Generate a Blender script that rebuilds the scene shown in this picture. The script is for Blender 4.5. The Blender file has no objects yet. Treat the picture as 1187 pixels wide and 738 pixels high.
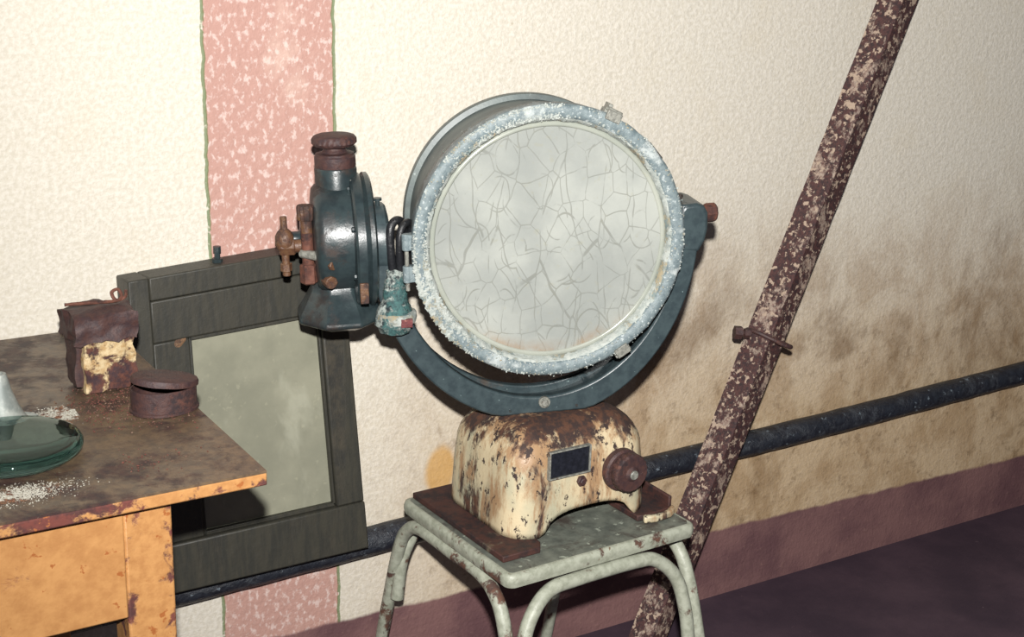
import bpy, bmesh, math, random
from math import sin, cos, pi, radians, sqrt
from mathutils import Vector, Matrix, Euler, noise

random.seed(7)
SC = bpy.context.scene
COL = SC.collection

# ------------------------------------------------------------------ helpers
def V(*a): return Vector(a)

class MB:
    """collects shapes in one bmesh"""
    def __init__(s): s.bm = bmesh.new()
    def box(s, c, size, rot=None):
        vs = []
        for dx in (-.5, .5):
            for dy in (-.5, .5):
                for dz in (-.5, .5):
                    p = V(dx*size[0], dy*size[1], dz*size[2])
                    if rot is not None: p = rot @ p
                    vs.append(s.bm.verts.new(p + V(*c)))
        for f in ((0,1,3,2),(4,6,7,5),(0,4,5,1),(2,3,7,6),(0,2,6,4),(1,5,7,3)):
            s.bm.faces.new([vs[i] for i in f])
        return s
    def hexa(s, p):  # 8 points: bottom ring 4, top ring 4
        vs = [s.bm.verts.new(V(*q)) for q in p]
        for f in ((3,2,1,0),(4,5,6,7),(0,1,5,4),(1,2,6,5),(2,3,7,6),(3,0,4,7)):
            s.bm.faces.new([vs[i] for i in f])
        return s
    def lathe(s, prof, origin=(0,0,0), axis='Z', seg=48, rfun=None, closed=False):
        o = V(*origin); rings = []
        if isinstance(axis, str):
            M = {'Z': Matrix.Identity(3), 'X': Matrix(((0,0,1),(1,0,0),(0,1,0))), 'Y': Matrix(((1,0,0),(0,0,1),(0,-1,0)))}[axis]
        else: M = axis
        for k, (r, h) in enumerate(prof):
            if r < 1e-6:
                rings.append([s.bm.verts.new(o + M @ V(0,0,h))]); continue
            ring = []
            for i in range(seg):
                a = 2*pi*i/seg
                rr = r*(rfun(a, k) if rfun else 1)
                ring.append(s.bm.verts.new(o + M @ V(rr*cos(a), rr*sin(a), h)))
            rings.append(ring)
        pairs = list(zip(rings[:-1], rings[1:]))
        if closed: pairs.append((rings[-1], rings[0]))
        for A, B in pairs:
            if len(A) == 1 and len(B) == 1: continue
            if len(A) == 1:
                for i in range(seg): s.bm.faces.new((A[0], B[(i+1) % seg], B[i]))
            elif len(B) == 1:
                for i in range(seg): s.bm.faces.new((A[i], A[(i+1) % seg], B[0]))
            else:
                for i in range(seg): s.bm.faces.new((A[i], A[(i+1) % seg], B[(i+1) % seg], B[i]))
        if not closed:
            if len(rings[0]) > 1: s.bm.faces.new(list(reversed(rings[0])))
            if len(rings[-1]) > 1: s.bm.faces.new(rings[-1])
        return s
    def cyl(s, a, b, r, seg=24, r2=None, ch=0.0):
        a = V(*a); b = V(*b); d = b-a; L = d.length
        M = d.to_track_quat('Z', 'Y').to_matrix(); r2 = r if r2 is None else r2
        if ch: prof = [(r-ch, 0), (r, ch), (r2, L-ch), (r2-ch, L)]
        else: prof = [(r, 0), (r2, L)]
        return s.lathe(prof, a, M, seg)
    def tube(s, pts, r, seg=12):
        pts = [V(*p) for p in pts]; n = len(pts); prev = None; rings = []
        for i, p in enumerate(pts):
            t = (pts[min(i+1, n-1)] - pts[max(i-1, 0)]).normalized()
            if prev is None:
                u = t.orthogonal().normalized()
            else:
                u = (prev - t*prev.dot(t)).normalized()
            prev = u; w = t.cross(u)
            rr = r[i] if isinstance(r, (list, tuple)) else r
            rings.append([s.bm.verts.new(p + rr*(cos(2*pi*k/seg)*u + sin(2*pi*k/seg)*w)) for k in range(seg)])
        for A, B in zip(rings[:-1], rings[1:]):
            for i in range(seg): s.bm.faces.new((A[i], A[(i+1) % seg], B[(i+1) % seg], B[i]))
        s.bm.faces.new(list(reversed(rings[0]))); s.bm.faces.new(rings[-1])
        return s
    def prism(s, poly, fa, fb):
        """poly = 2-D points, fa/fb map a point to 3-D for the two ends"""
        A = [s.bm.verts.new(fa(*p)) for p in poly]; B = [s.bm.verts.new(fb(*p)) for p in poly]
        n = len(poly)
        s.bm.faces.new(list(reversed(A))); s.bm.faces.new(B)
        for i in range(n): s.bm.faces.new((A[i], A[(i+1) % n], B[(i+1) % n], B[i]))
        return s
    def rough(s, amp, scale=60, seed=0):
        for v in s.bm.verts:
            n = noise.noise_vector(v.co*scale + V(seed, seed*2.3, 0))
            v.co += n*amp
        return s
    def sub(s, cuts):
        bmesh.ops.subdivide_edges(s.bm, edges=s.bm.edges[:], cuts=cuts, use_grid_fill=True)
        return s
    def build(s, name, mat, parent=None, bevel=0, seg=2, loc=None, rot=None, sharp=35, mods=None):
        bmesh.ops.recalc_face_normals(s.bm, faces=s.bm.faces[:])
        me = bpy.data.meshes.new(name); s.bm.to_mesh(me); s.bm.free()
        me.shade_smooth(); me.set_sharp_from_angle(angle=radians(sharp))
        ob = bpy.data.objects.new(name, me); COL.objects.link(ob)
        me.materials.append(mat)
        if parent: ob.parent = parent
        if loc: ob.location = loc
        if rot: ob.rotation_euler = rot
        if bevel:
            m = ob.modifiers.new('bevel', 'BEVEL'); m.width = bevel; m.segments = seg
            m.limit_method = 'ANGLE'; m.angle_limit = radians(40); m.harden_normals = False
        return ob

def empty(name, loc, rot=(0,0,0)):
    o = bpy.data.objects.new(name, None); COL.objects.link(o)
    o.location = loc; o.rotation_euler = rot; o.empty_display_size = .05
    return o
def tag(o, label=None, cat=None, group=None, kind=None):
    if label: o['label'] = label
    if cat: o['category'] = cat
    if group: o['group'] = group
    if kind: o['kind'] = kind
    return o

def smooth_path(pts, n=8):
    """Catmull-Rom through the points"""
    P = [V(*p) for p in pts]; P = [2*P[0]-P[1]] + P + [2*P[-1]-P[-2]]; out = []
    for i in range(1, len(P)-2):
        for k in range(n):
            t = k/n; a, b, c, d = P[i-1], P[i], P[i+1], P[i+2]
            out.append(.5*((2*b) + (c-a)*t + (2*a-5*b+4*c-d)*t*t + (-a+3*b-3*c+d)*t**3))
    out.append(P[-2]); return out

# ------------------------------------------------------------------ materials
class N:
    def __init__(s, name):
        s.m = bpy.data.materials.new(name); s.m.use_nodes = True
        s.t = s.m.node_tree; s.t.nodes.clear()
        s.out = s.t.nodes.new('ShaderNodeOutputMaterial')
        s.tc = s.t.nodes.new('ShaderNodeTexCoord')
        s.obj = s.tc.outputs['Object']
    def nd(s, typ, **kw):
        n = s.t.nodes.new(typ)
        for k, v in kw.items(): setattr(n, k, v)
        return n
    def put(s, sock, v):
        if isinstance(v, bpy.types.NodeSocket): s.t.links.new(v, sock)
        else: sock.default_value = v
    def mapping(s, scale=(1,1,1), loc=(0,0,0), rot=(0,0,0), src=None):
        n = s.nd('ShaderNodeMapping'); s.put(n.inputs['Vector'], src or s.obj)
        n.inputs['Scale'].default_value = scale; n.inputs['Location'].default_value = loc; n.inputs['Rotation'].default_value = rot
        return n.outputs[0]
    def noise(s, scale, detail=6, rough=.6, vec=None, dist=0, col=False):
        n = s.nd('ShaderNodeTexNoise'); s.put(n.inputs['Vector'], vec or s.obj)
        n.inputs['Scale'].default_value = scale; n.inputs['Detail'].default_value = detail
        n.inputs['Roughness'].default_value = rough; n.inputs['Distortion'].default_value = dist
        return n.outputs['Color' if col else 'Fac']
    def voro(s, scale, feature='F1', vec=None, out='Distance', rnd=1, flat=False):
        n = s.nd('ShaderNodeTexVoronoi', feature=feature, voronoi_dimensions='2D' if flat else '3D'); s.put(n.inputs['Vector'], vec or s.obj)
        n.inputs['Scale'].default_value = scale; n.inputs['Randomness'].default_value = rnd
        return n.outputs[out]
    def ramp(s, fac, a, b, ca=0.0, cb=1.0):
        n = s.nd('ShaderNodeMapRange'); n.interpolation_type = 'SMOOTHSTEP'
        s.put(n.inputs['Value'], fac); s.put(n.inputs['From Min'], a); s.put(n.inputs['From Max'], b)
        s.put(n.inputs['To Min'], ca); s.put(n.inputs['To Max'], cb)
        return n.outputs[0]
    def mix(s, fac, a, b, mode='MIX'):
        n = s.nd('ShaderNodeMix', data_type='RGBA', blend_type=mode)
        s.put(n.inputs[0], fac)
        for sock, v in ((n.inputs[6], a), (n.inputs[7], b)):
            s.put(sock, v if isinstance(v, bpy.types.NodeSocket) else (*v, 1))
        return n.outputs[2]
    def math(s, op, a, b=0.0, c=None):
        n = s.nd('ShaderNodeMath', operation=op); s.put(n.inputs[0], a); s.put(n.inputs[1], b)
        if c is not None: s.put(n.inputs[2], c)
        return n.outputs[0]
    def sep(s, vec=None):
        n = s.nd('ShaderNodeSeparateXYZ'); s.put(n.inputs[0], vec or s.obj); return n.outputs
    def bump(s, h, strength=.5, dist=.002, normal=None):
        n = s.nd('ShaderNodeBump'); n.inputs['Strength'].default_value = strength; n.inputs['Distance'].default_value = dist
        s.put(n.inputs['Height'], h)
        if normal is not None: s.put(n.inputs['Normal'], normal)
        return n.outputs[0]
    def bsdf(s, col, rough=.6, metal=0.0, normal=None, spec=.5, coat=0.0, crough=.1):
        n = s.nd('ShaderNodeBsdfPrincipled')
        s.put(n.inputs['Base Color'], col if isinstance(col, bpy.types.NodeSocket) else (*col, 1))
        s.put(n.inputs['Roughness'], rough); s.put(n.inputs['Metallic'], metal)
        s.put(n.inputs['Specular IOR Level'], spec); s.put(n.inputs['Coat Weight'], coat)
        s.put(n.inputs['Coat Roughness'], crough)
        if normal is not None: s.put(n.inputs['Normal'], normal)
        return n.outputs[0]
    def done(s, sh): s.t.links.new(sh, s.out.inputs['Surface']); return s.m

def rgb(r, g, b):  # 0-255 sRGB to linear
    f = lambda c: ((c/255+.055)/1.055)**2.4 if c/255 > .04045 else c/255/12.92
    return (f(r), f(g), f(b))

def worn(name, base, base2, rust1, rust2, amt=.5, scale=18, stretch=(1,1,1), rough=.5, rrough=.85,
         soft=.05, spec=.5, bumpd=.0012, fleck=None, fleck_amt=.62, fleck_scale=120, loc=(0,0,0), zg=None):
    """paint that has worn through to rust; amt = share of bare rust"""
    n = N(name)
    v = n.mapping(stretch, loc)
    a = n.noise(scale, 8, .68, v, .3)
    b = n.noise(scale*3.3, 5, .6, v)
    c = n.noise(scale*.35, 3, .5, v)
    f = n.math('ADD', n.math('MULTIPLY', a, .62), n.math('MULTIPLY', c, .38))
    th = .60 - .28*amt + .02
    if zg: f = n.math('ADD', f, n.ramp(n.sep()[2], zg[0], zg[1], 0, zg[2]))
    mask = n.ramp(f, th, th+soft)
    paint = n.mix(n.ramp(b, .35, .68), base, base2)
    rust = n.mix(n.ramp(n.noise(scale*2.2, 6, .7), .38, .62), rust1, rust2)
    col = n.mix(mask, paint, rust)
    if fleck is not None:
        fm = n.ramp(n.noise(fleck_scale, 4, .6), fleck_amt, fleck_amt+.05)
        col = n.mix(fm, col, fleck)
    r = n.ramp(mask, 0, 1, rough, rrough)
    h = n.math('ADD', n.math('MULTIPLY', mask, -.5), n.noise(scale*6, 5, .65))
    return n.done(n.bsdf(col, r, 0, n.bump(h, .6, bumpd), spec))

def wall_material():
    n = N('painted_stucco')
    x, y, z = n.sep()
    wob = n.math('MULTIPLY', n.math('SUBTRACT', n.noise(14, 4, .6), .5), .016)
    xw = n.math('ADD', x, wob)
    g1 = n.noise(150, 5, .6); g2 = n.noise(60, 5, .6); big = n.noise(2.2, 5, .6); mid = n.noise(7, 6, .62)
    cream = n.mix(n.ramp(g1, .36, .66), rgb(204,197,182), rgb(218,212,200))
    cream = n.mix(n.ramp(mid, .5, .75, 0, .22), cream, rgb(198,184,156))
    # mould and damp low on the wall, right of the stripe
    low = n.ramp(z, .90, .25)
    right = n.ramp(x, .85, 1.35)
    stm = n.math('MULTIPLY', n.math('MULTIPLY', low, right), 1.0)
    cream = n.mix(n.math('MULTIPLY', stm, .66), cream, rgb(178,144,94))
    mot = n.math('MULTIPLY', n.ramp(n.noise(8.5, 7, .68, n.mapping((1,1,.75), (1,0,4)), .5), .42, .62), n.math('MULTIPLY', n.ramp(z, .93, .5), n.ramp(x, .8, 1.4)))
    cream = n.mix(n.math('MULTIPLY', mot, .42), cream, rgb(134,100,60))
    sm = n.noise(3.6, 8, .66, n.mapping((1,1,.8), (2.1,0,.6)), .4)
    dark = n.math('MULTIPLY', n.ramp(sm, .50, .68), n.ramp(z, .92, .55))
    dark = n.math('MULTIPLY', dark, n.ramp(x, 1.05, 1.5))
    cream = n.mix(n.math('MULTIPLY', dark, .62), cream, rgb(104,74,42))
    fine = n.math('MULTIPLY', n.ramp(n.noise(30, 7, .7), .52, .66), n.ramp(z, .85, .3))
    fine = n.math('MULTIPLY', fine, n.ramp(x, .8, 1.3))
    cream = n.mix(n.math('MULTIPLY', fine, .42), cream, rgb(88,62,38))
    spk = n.ramp(n.noise(62, 4, .6, n.mapping((1,1,1), (5,0,3))), .66, .74)
    cream = n.mix(n.math('MULTIPLY', spk, .3), cream, rgb(140,118,80))
    # amber patch behind the lamp base
    dx = n.math('SUBTRACT', x, 1.112); dz = n.math('MULTIPLY', n.math('SUBTRACT', z, .405), .62)
    dd = n.math('SQRT', n.math('ADD', n.math('MULTIPLY', dx, dx), n.math('MULTIPLY', dz, dz)))
    cream = n.mix(n.ramp(n.math('ADD', dd, wob), .036, .022, 0, .75), cream, rgb(196,148,72))
    # pink stripe
    pk = n.mix(n.ramp(n.noise(110, 5, .6, n.mapping((1,1,.7))), .50, .64), rgb(182,143,132), rgb(208,184,176))
    pk = n.mix(n.ramp(n.noise(5, 5, .6), .55, .75, 0, .55), pk, rgb(226,205,190))
    inst = n.math('MULTIPLY', n.math('GREATER_THAN', xw, .712), n.math('LESS_THAN', xw, .916))
    col = n.mix(inst, cream, pk)
    def line(x0):
        d = n.math('ABSOLUTE', n.math('SUBTRACT', xw, x0)); return n.ramp(d, .0034, .0020)
    brk = n.ramp(n.noise(40, 3), .34, .42)
    col = n.mix(n.math('MULTIPLY', n.math('MAXIMUM', line(.711), line(.917)), n.math('MULTIPLY', brk, .8)), col, rgb(92,112,66))
    # purple brown dado; its top edge sinks a little to the right
    top = n.math('ADD', n.math('MULTIPLY', x, -.020), n.math('ADD', n.math('MULTIPLY', wob, 1.0), .184))
    dm = n.ramp(n.math('SUBTRACT', top, z), -.004, .004)
    pur = n.mix(n.ramp(mid, .35, .7), rgb(124,92,90), rgb(98,70,73))
    pur = n.mix(n.ramp(g2, .58, .75, 0, .5), pur, rgb(150,118,108))
    sc = n.math('MULTIPLY', n.ramp(n.noise(9, 5, .6, n.mapping((1,1,.35), (3,0,0))), .66, .72), n.ramp(x, 2.1, 1.6))
    pur = n.mix(n.math('MULTIPLY', sc, .6), pur, rgb(165,142,120))
    col = n.mix(dm, col, pur)
    h = n.math('ADD', n.math('MULTIPLY', g1, .6), g2)
    return n.done(n.bsdf(col, .72, 0, n.bump(h, .55, .004), .25))

def floor_material():
    n = N('dark_floor')
    c = n.mix(n.ramp(n.noise(5, 6, .6), .35, .7), rgb(58,46,57), rgb(76,60,70))
    c = n.mix(n.ramp(n.noise(55, 5, .7), .68, .75), c, rgb(140,120,124))
    return n.done(n.bsdf(c, .7, 0, n.bump(n.noise(60, 5, .6), .4, .002), .3))

WALL = wall_material(); FLOOR = floor_material()
R1, R2 = rgb(92,52,36), rgb(46,28,26)
def base_material():
    n = N('rusted_cream_enamel')
    x, y, z = n.sep()
    v = n.mapping((1.2,1.2,.36))
    a = n.noise(24, 9, .7, v, .3); b = n.noise(11, 4, .55, n.mapping((1,1,.7), (2,1,0))); c = n.noise(75, 6, .7, n.mapping((1,1,.6)))
    top = n.ramp(z, .10, .175, 0, .13)
    cream = n.mix(n.ramp(b, .4, .62), rgb(196,180,148), rgb(168,164,140))
    tan = n.ramp(n.math('ADD', n.noise(30, 8, .7, v, .2), top), .46, .62)
    col = n.mix(n.math('MULTIPLY', tan, .8), cream, rgb(146,108,74))
    rust = n.mix(n.ramp(c, .38, .58), rgb(84,56,42), rgb(52,39,36))
    m1 = n.ramp(n.math('ADD', n.math('ADD', n.math('MULTIPLY', a, .6), n.math('MULTIPLY', b, .4)), top), .535, .60)
    m2 = n.ramp(n.math('ADD', c, n.math('MULTIPLY', top, .5)), .575, .62)
    m = n.math('MAXIMUM', m1, m2)
    col = n.mix(m, col, rust)
    h = n.math('ADD', n.math('MULTIPLY', m, -.5), n.noise(150, 5, .65))
    return n.done(n.bsdf(col, n.ramp(m, 0, 1, .42, .75), 0, n.bump(h, .6, .001), .45))
M_base = base_material()
M_flange = worn('rusty_flange', rgb(120,110,92), rgb(98,82,64), rgb(66,38,32), rgb(34,24,26), .95, 20, (1,1,1), .5, .7, .08)
M_teal = worn('teal_grey_enamel', rgb(57,69,72), rgb(45,56,60), rgb(36,41,44), rgb(60,54,48), .24, 22, (1,1,1), .36, .6, .1, bumpd=.0007, fleck=rgb(140,160,160), fleck_amt=.70, fleck_scale=150)
M_gear = worn('dark_teal_enamel', rgb(47,58,60), rgb(36,45,48), rgb(52,41,35), rgb(32,30,31), .50, 16, (1,1,1), .30, .6, .1, bumpd=.0006, fleck=rgb(120,140,140), fleck_amt=.72, fleck_scale=110)
M_drum = worn('drum_enamel', rgb(88,98,96), rgb(66,76,78), rgb(104,98,86), rgb(56,56,55), .45, 7, (.6,1.8,1), .45, .7, .15, bumpd=.0008, fleck=rgb(160,170,165), fleck_amt=.68, fleck_scale=120)
M_rim = worn('pale_blue_enamel', rgb(116,128,130), rgb(92,105,109), rgb(150,158,158), rgb(172,178,176), .34, 34, (1,1,1), .5, .8, .08, bumpd=.0018, fleck=rgb(160,168,168), fleck_amt=.60, fleck_scale=150)
M_crust = worn('white_crust', rgb(168,172,166), rgb(140,148,144), rgb(150,138,112), rgb(112,126,126), .40, 40, (1,1,1), .8, .9, .05, bumpd=.002)
M_rust = worn('brown_rust', rgb(102,62,48), rgb(80,48,38), rgb(74,42,34), rgb(44,28,28), .5, 40, (1,1,1), .75, .85, .1, bumpd=.0015)
M_darkrust = worn('dark_rust', rgb(70,46,42), rgb(52,36,38), rgb(88,54,44), rgb(38,27,30), .4, 35, (1,1,1), .6, .8, .1, bumpd=.0015, fleck=rgb(120,96,90), fleck_amt=.70, fleck_scale=160)
M_copper = worn('verdigris', rgb(62,100,98), rgb(40,66,68), rgb(160,168,162), rgb(28,38,42), .50, 60, (1,1,1), .7, .9, .06, bumpd=.003)
M_brass = worn('dull_brass', rgb(100,72,50), rgb(84,56,42), rgb(66,42,35), rgb(42,31,29), .5, 50, (1,1,1), .45, .8, .1)
M_steel = worn('worn_steel', rgb(134,134,126), rgb(98,98,92), rgb(92,74,58), rgb(70,52,44), .25, 60, (1,1,1), .35, .8, .1)
M_stool = worn('stool_paint', rgb(158,161,146), rgb(134,137,122), rgb(92,62,48), rgb(66,48,42), .26, 26, (1,1,1), .45, .8, .05, fleck=rgb(104,82,62), fleck_amt=.66, fleck_scale=90)
M_seat = worn('stool_seat_paint', rgb(112,116,106), rgb(88,92,85), rgb(66,60,53), rgb(58,45,40), .44, 14, (1,1,1), .5, .8, .12, fleck=rgb(150,156,142), fleck_amt=.62, fleck_scale=60)
M_orange = worn('orange_desk_paint', rgb(180,132,82), rgb(164,116,70), rgb(138,84,50), rgb(82,46,40), .20, 14, (1,1,1), .42, .8, .06, fleck=rgb(150,90,48), fleck_amt=.64, fleck_scale=60)
M_orange_rusty = worn('orange_desk_paint_rusted', rgb(180,132,82), rgb(164,116,70), rgb(104,54,46), rgb(70,40,38), .42, 24, (1,1,1), .42, .8, .05, fleck=rgb(150,90,48), fleck_amt=.64, fleck_scale=60)
M_desktop = worn('rusted_desk_top', rgb(104,86,66), rgb(80,68,56), rgb(66,44,40), rgb(44,32,34), .62, 24, (1,1,1), .38, .55, .16, bumpd=.001, fleck=rgb(132,118,100), fleck_amt=.68, fleck_scale=140)
M_frame = worn('dark_olive_wood', rgb(56,54,46), rgb(45,45,40), rgb(38,38,35), rgb(62,57,47), .40, 12, (3,3,.4), .55, .65, .15, fleck=rgb(110,104,86), fleck_amt=.73, fleck_scale=60)
M_pole = worn('rusted_angle_iron', rgb(158,142,128), rgb(112,86,78), rgb(76,46,43), rgb(46,31,33), .74, 70, (1,1,.7), .55, .75, .07, bumpd=.0015, fleck=rgb(166,146,128), fleck_amt=.555, fleck_scale=95)
M_tin = worn('rusted_tin_paint', rgb(196,176,138), rgb(164,132,88), rgb(92,54,42), rgb(52,34,38), .56, 34, (1,1,1), .6, .8, .05, bumpd=.003)
M_black = worn('black_rubber', rgb(26,27,30), rgb(36,37,40), rgb(30,30,32), rgb(20,20,22), .3, 30, (1,1,1), .35, .5, .1)
M_cond = worn('tarred_conduit', rgb(40,44,52), rgb(26,28,36), rgb(26,26,34), rgb(60,64,70), .5, 26, (1,1,1), .42, .5, .12, bumpd=.004, fleck=rgb(104,114,122), fleck_amt=.63, fleck_scale=70)
M_void = worn('dark_window', rgb(24,26,32), rgb(34,36,44), rgb(26,26,32), rgb(40,40,46), .3, 40, (1,1,1), .3, .5, .1)
M_powder = worn('white_powder', rgb(190,188,176), rgb(160,154,140), rgb(130,92,66), rgb(84,52,42), .45, 90, (1,1,1), .9, .9, .05)
M_crumb = worn('rust_crumbs', rgb(112,66,54), rgb(84,48,44), rgb(150,124,104), rgb(60,36,36), .4, 200, (1,1,1), .9, .9, .05)
M_redtag = worn('red_mark', rgb(104,46,46), rgb(86,40,42), rgb(160,110,100), rgb(90,40,40), .3, 90)

def frosted_glass(name, c1, c2, film=.85, crack=False, streak=False, rough=.3):
    n = N(name)
    c = n.mix(n.ramp(n.noise(9, 6, .6), .35, .68), c1, c2)
    c = n.mix(n.ramp(n.noise(90, 4, .6), .6, .72, 0, .35), c, rgb(170,168,146))
    fac = film
    h = n.noise(140, 3, .6)
    if crack:
        dist = n.noise(13, 2, .5, col=True)
        mx = n.nd('ShaderNodeMix', data_type='VECTOR'); n.put(mx.inputs[0], .024)
        gx_, gy_, gz_ = n.sep(); cb_ = n.nd('ShaderNodeCombineXYZ'); n.put(cb_.inputs[0], gx_); n.put(cb_.inputs[1], n.math('MULTIPLY', gz_, .8)); n.put(mx.inputs[4], cb_.outputs[0]); n.put(mx.inputs[5], dist)
        v = mx.outputs[1]
        def brk(sc, lo, hi, off): return n.ramp(n.noise(sc, 4, .6, n.mapping((1,1,1), off)), lo, hi)
        def W(k): return n.mapping((1,1,1), (k,k*.7,k*1.3), src=v)
        L1 = n.math('MULTIPLY', n.ramp(n.voro(33, 'DISTANCE_TO_EDGE', W(0), flat=True), .026, .006), brk(20, .36, .50, (4,2,1)))
        L2 = n.math('MULTIPLY', n.ramp(n.voro(25, 'DISTANCE_TO_EDGE', n.mapping((1,.30,1), (7,3,2), src=v), flat=True), .026, .005), brk(12, .42, .54, (1,6,1)))
        ring = n.math('ABSOLUTE', n.math('SUBTRACT', n.voro(21, 'F1', n.mapping((1,.85,1), (3,5,1), src=v), flat=True), .36))
        L3 = n.math('MULTIPLY', n.ramp(ring, .020, .006), brk(26, .46, .58, (8,2,5)))
        ring2 = n.math('ABSOLUTE', n.math('SUBTRACT', n.voro(12, 'F1', n.mapping((1,.7,1), (9,1,6), src=v), flat=True), .34))
        L4 = n.math('MULTIPLY', n.ramp(ring2, .013, .004), brk(11, .50, .60, (2,9,3)))
        L = n.math('MAXIMUM', n.math('MAXIMUM', L1, L2), n.math('MAXIMUM', L3, L4))
        L = n.math('MULTIPLY', L, n.ramp(n.noise(50, 3, .6), .3, .6, .45, 1))
        c = n.mix(n.math('MULTIPLY', L, .66), c, rgb(88,88,78))
        x, y, z = n.sep()
        rr = n.math('SQRT', n.math('ADD', n.math('MULTIPLY', x, x), n.math('MULTIPLY', z, z)))
        # rust bloom along the lower rim
        bl = n.math('MULTIPLY', n.ramp(rr, .142, .166), n.ramp(z, -.10, -.15))
        bl = n.math('MULTIPLY', bl, n.ramp(n.noise(26, 5, .65), .40, .62))
        c = n.mix(n.math('MULTIPLY', bl, .5), c, rgb(164,122,74))
        fac = n.math('MAXIMUM', n.ramp(n.noise(6, 5, .6), .3, .7, film-.06, film+.06), L)
    if streak:
        s = n.noise(13, 4, .55, n.mapping((1.3,1,.55), (0,0,0), (0,.6,0)), .8)
        c = n.mix(n.ramp(s, .52, .74, 0, .42), c, rgb(182,182,164))
    g = n.bsdf(c, rough, 0, n.bump(h, .15, .0006), .5, .4, .12)
    tr = n.nd('ShaderNodeBsdfTransparent').outputs[0]
    ms = n.nd('ShaderNodeMixShader'); n.put(ms.inputs[0], fac); n.put(ms.inputs[1], tr); n.put(ms.inputs[2], g)
    return n.done(ms.outputs[0])

M_glass = frosted_glass('crazed_lamp_glass', rgb(166,170,165), rgb(186,189,182), .56, crack=True)
M_bevel = frosted_glass('glass_bevel', rgb(156,161,151), rgb(178,181,170), .7, rough=.22)
M_pane = frosted_glass('dirty_window_pane', rgb(132,132,116), rgb(150,149,131), .93, streak=True, rough=.3)
def silver():
    n = N('reflector_silver')
    return n.done(n.bsdf(n.mix(n.noise(8, 4), rgb(190,194,188), rgb(214,216,208)), .38, .35))
M_refl = silver()
def clearglass():
    n = N('thick_green_glass')
    g = n.nd('ShaderNodeBsdfGlass'); g.inputs['Color'].default_value = (*rgb(206,220,216), 1)
    g.inputs['Roughness'].default_value = .03; g.inputs['IOR'].default_value = 1.5
    return n.done(g.outputs[0])
M_clear = clearglass()
def zinc():
    n = N('chalky_zinc')
    c = n.mix(n.ramp(n.noise(30, 5, .65), .35, .65), rgb(124,130,126), rgb(172,175,168))
    return n.done(n.bsdf(c, .55, .2, n.bump(n.noise(90, 4), .4, .001), .5))
M_zinc = zinc()

# ------------------------------------------------------------------ setting
w = MB(); w.box((1.6, .05, 1.35), (6.4, .1, 2.75)); o = w.build('wall_back', WALL); o['kind'] = 'structure'
f = MB(); f.box((1.6, -2.0, -.05), (6.4, 4.1, .1)); o = f.build('floor', FLOOR); o['kind'] = 'structure'

# ------------------------------------------------------------------ conduit on the wall
def cond_pt(x): return V(x, -.0275, .312 + (x-.629)*.0232 + .0012*sin(x*5+1))
pts = [cond_pt(-.6 + i*.04) for i in range(int(4.6/.04))]
c = MB(); c.tube(pts, [.0245 + .0014*noise.noise(p*14) for p in pts], 20); c.rough(.0012, 30)
cd = c.build('wall_pipe', M_cond, sharp=60)
tag(cd, 'blue-black tarred pipe running along the stained wall above the purple dado', 'pipe')

# ------------------------------------------------------------------ leaning angle iron
P0 = V(1.417, -.187, 0.004); P1 = V(2.018, -.092, 1.190)
d = (P1-P0).normalized(); Ltot = 1.50/d.z
tow = (V(0,-2,1.385)-(P0+P1)/2); tow = (tow - d*tow.dot(d)).normalized(); sd = tow.cross(d).normalized()
root = empty('steel_pole', P0)
tag(root, 'rusty brown angle-iron pole leaning diagonally against the wall behind the stool', 'pole')
Rm = Matrix((sd, tow, d)).transposed()   # local x=side, y=to viewer, z=along
leg, th = .052, .006
prof = []
s2 = 1/sqrt(2)
ax_ = lambda u, v: (u, v)
roll_ = radians(16)
outer = [(-leg*s2*1.05, -leg*s2*.75), (-.003, .0005), (.003, .0005), (leg*s2*1.05, -leg*s2*.75)]
inner = [(leg*s2*1.05-th*.7, -leg*s2*.75-th*.6), (0, -th*1.5), (-leg*s2*1.05+th*.7, -leg*s2*.75-th*.6)]
outer = [(u*cos(roll_)-v*sin(roll_), u*sin(roll_)+v*cos(roll_)) for u, v in outer]; inner = [(u*cos(roll_)-v*sin(roll_), u*sin(roll_)+v*cos(roll_)) for u, v in inner]
m = MB()
K = 60
rings = []
for k in range(K+1):
    L = Ltot*k/K
    jit = V(noise.noise(V(L*20,1,0)), noise.noise(V(L*20,5,0)), 0)*.0012
    wdt = .86 + .09*min(1, L/.7)
    rings.append([m.bm.verts.new(Rm @ (V(u*wdt, v, L)+jit)) for u, v in outer+inner])
for A, B in zip(rings[:-1], rings[1:]):
    n_ = len(A)
    for i in range(n_): m.bm.faces.new((A[i], A[(i+1) % n_], B[(i+1) % n_], B[i]))
m.bm.faces.new(list(reversed(rings[0]))); m.bm.faces.new(rings[-1])
m.build('angle_bar', M_pole, root, sharp=25)
tcl = (.405+.02)/1  # clamp distance found from the photo row
Lc = (P1-P0).length*.503
cb = MB()
cc = Rm @ V(0, -.010, Lc)
path = []
for k in range(25):
    a = 2*pi*k/24
    path.append(Rm @ V(.043*cos(a), -.016+.021*sin(a), Lc + .002*sin(2*a)))
cb.tube(path, .0042, 8); cb.rough(.001, 80)
cl = cb.build('wire_clamp', M_darkrust, root)
bb = MB(); bb.cyl(Rm @ V(.034, -.004, Lc-.004), Rm @ V(.056, .008, Lc-.012), .0065, 8); bb.cyl(Rm @ V(.050, .006, Lc-.010), Rm @ V(.062, .010, Lc-.014), .0125, 6); bb.cyl(Rm @ V(.036, .000, Lc-.006), Rm @ V(.045, .003, Lc-.009), .010, 6)
bb.rough(.0012, 90); bb.build('clamp_bolt', M_darkrust, cl)

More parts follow.
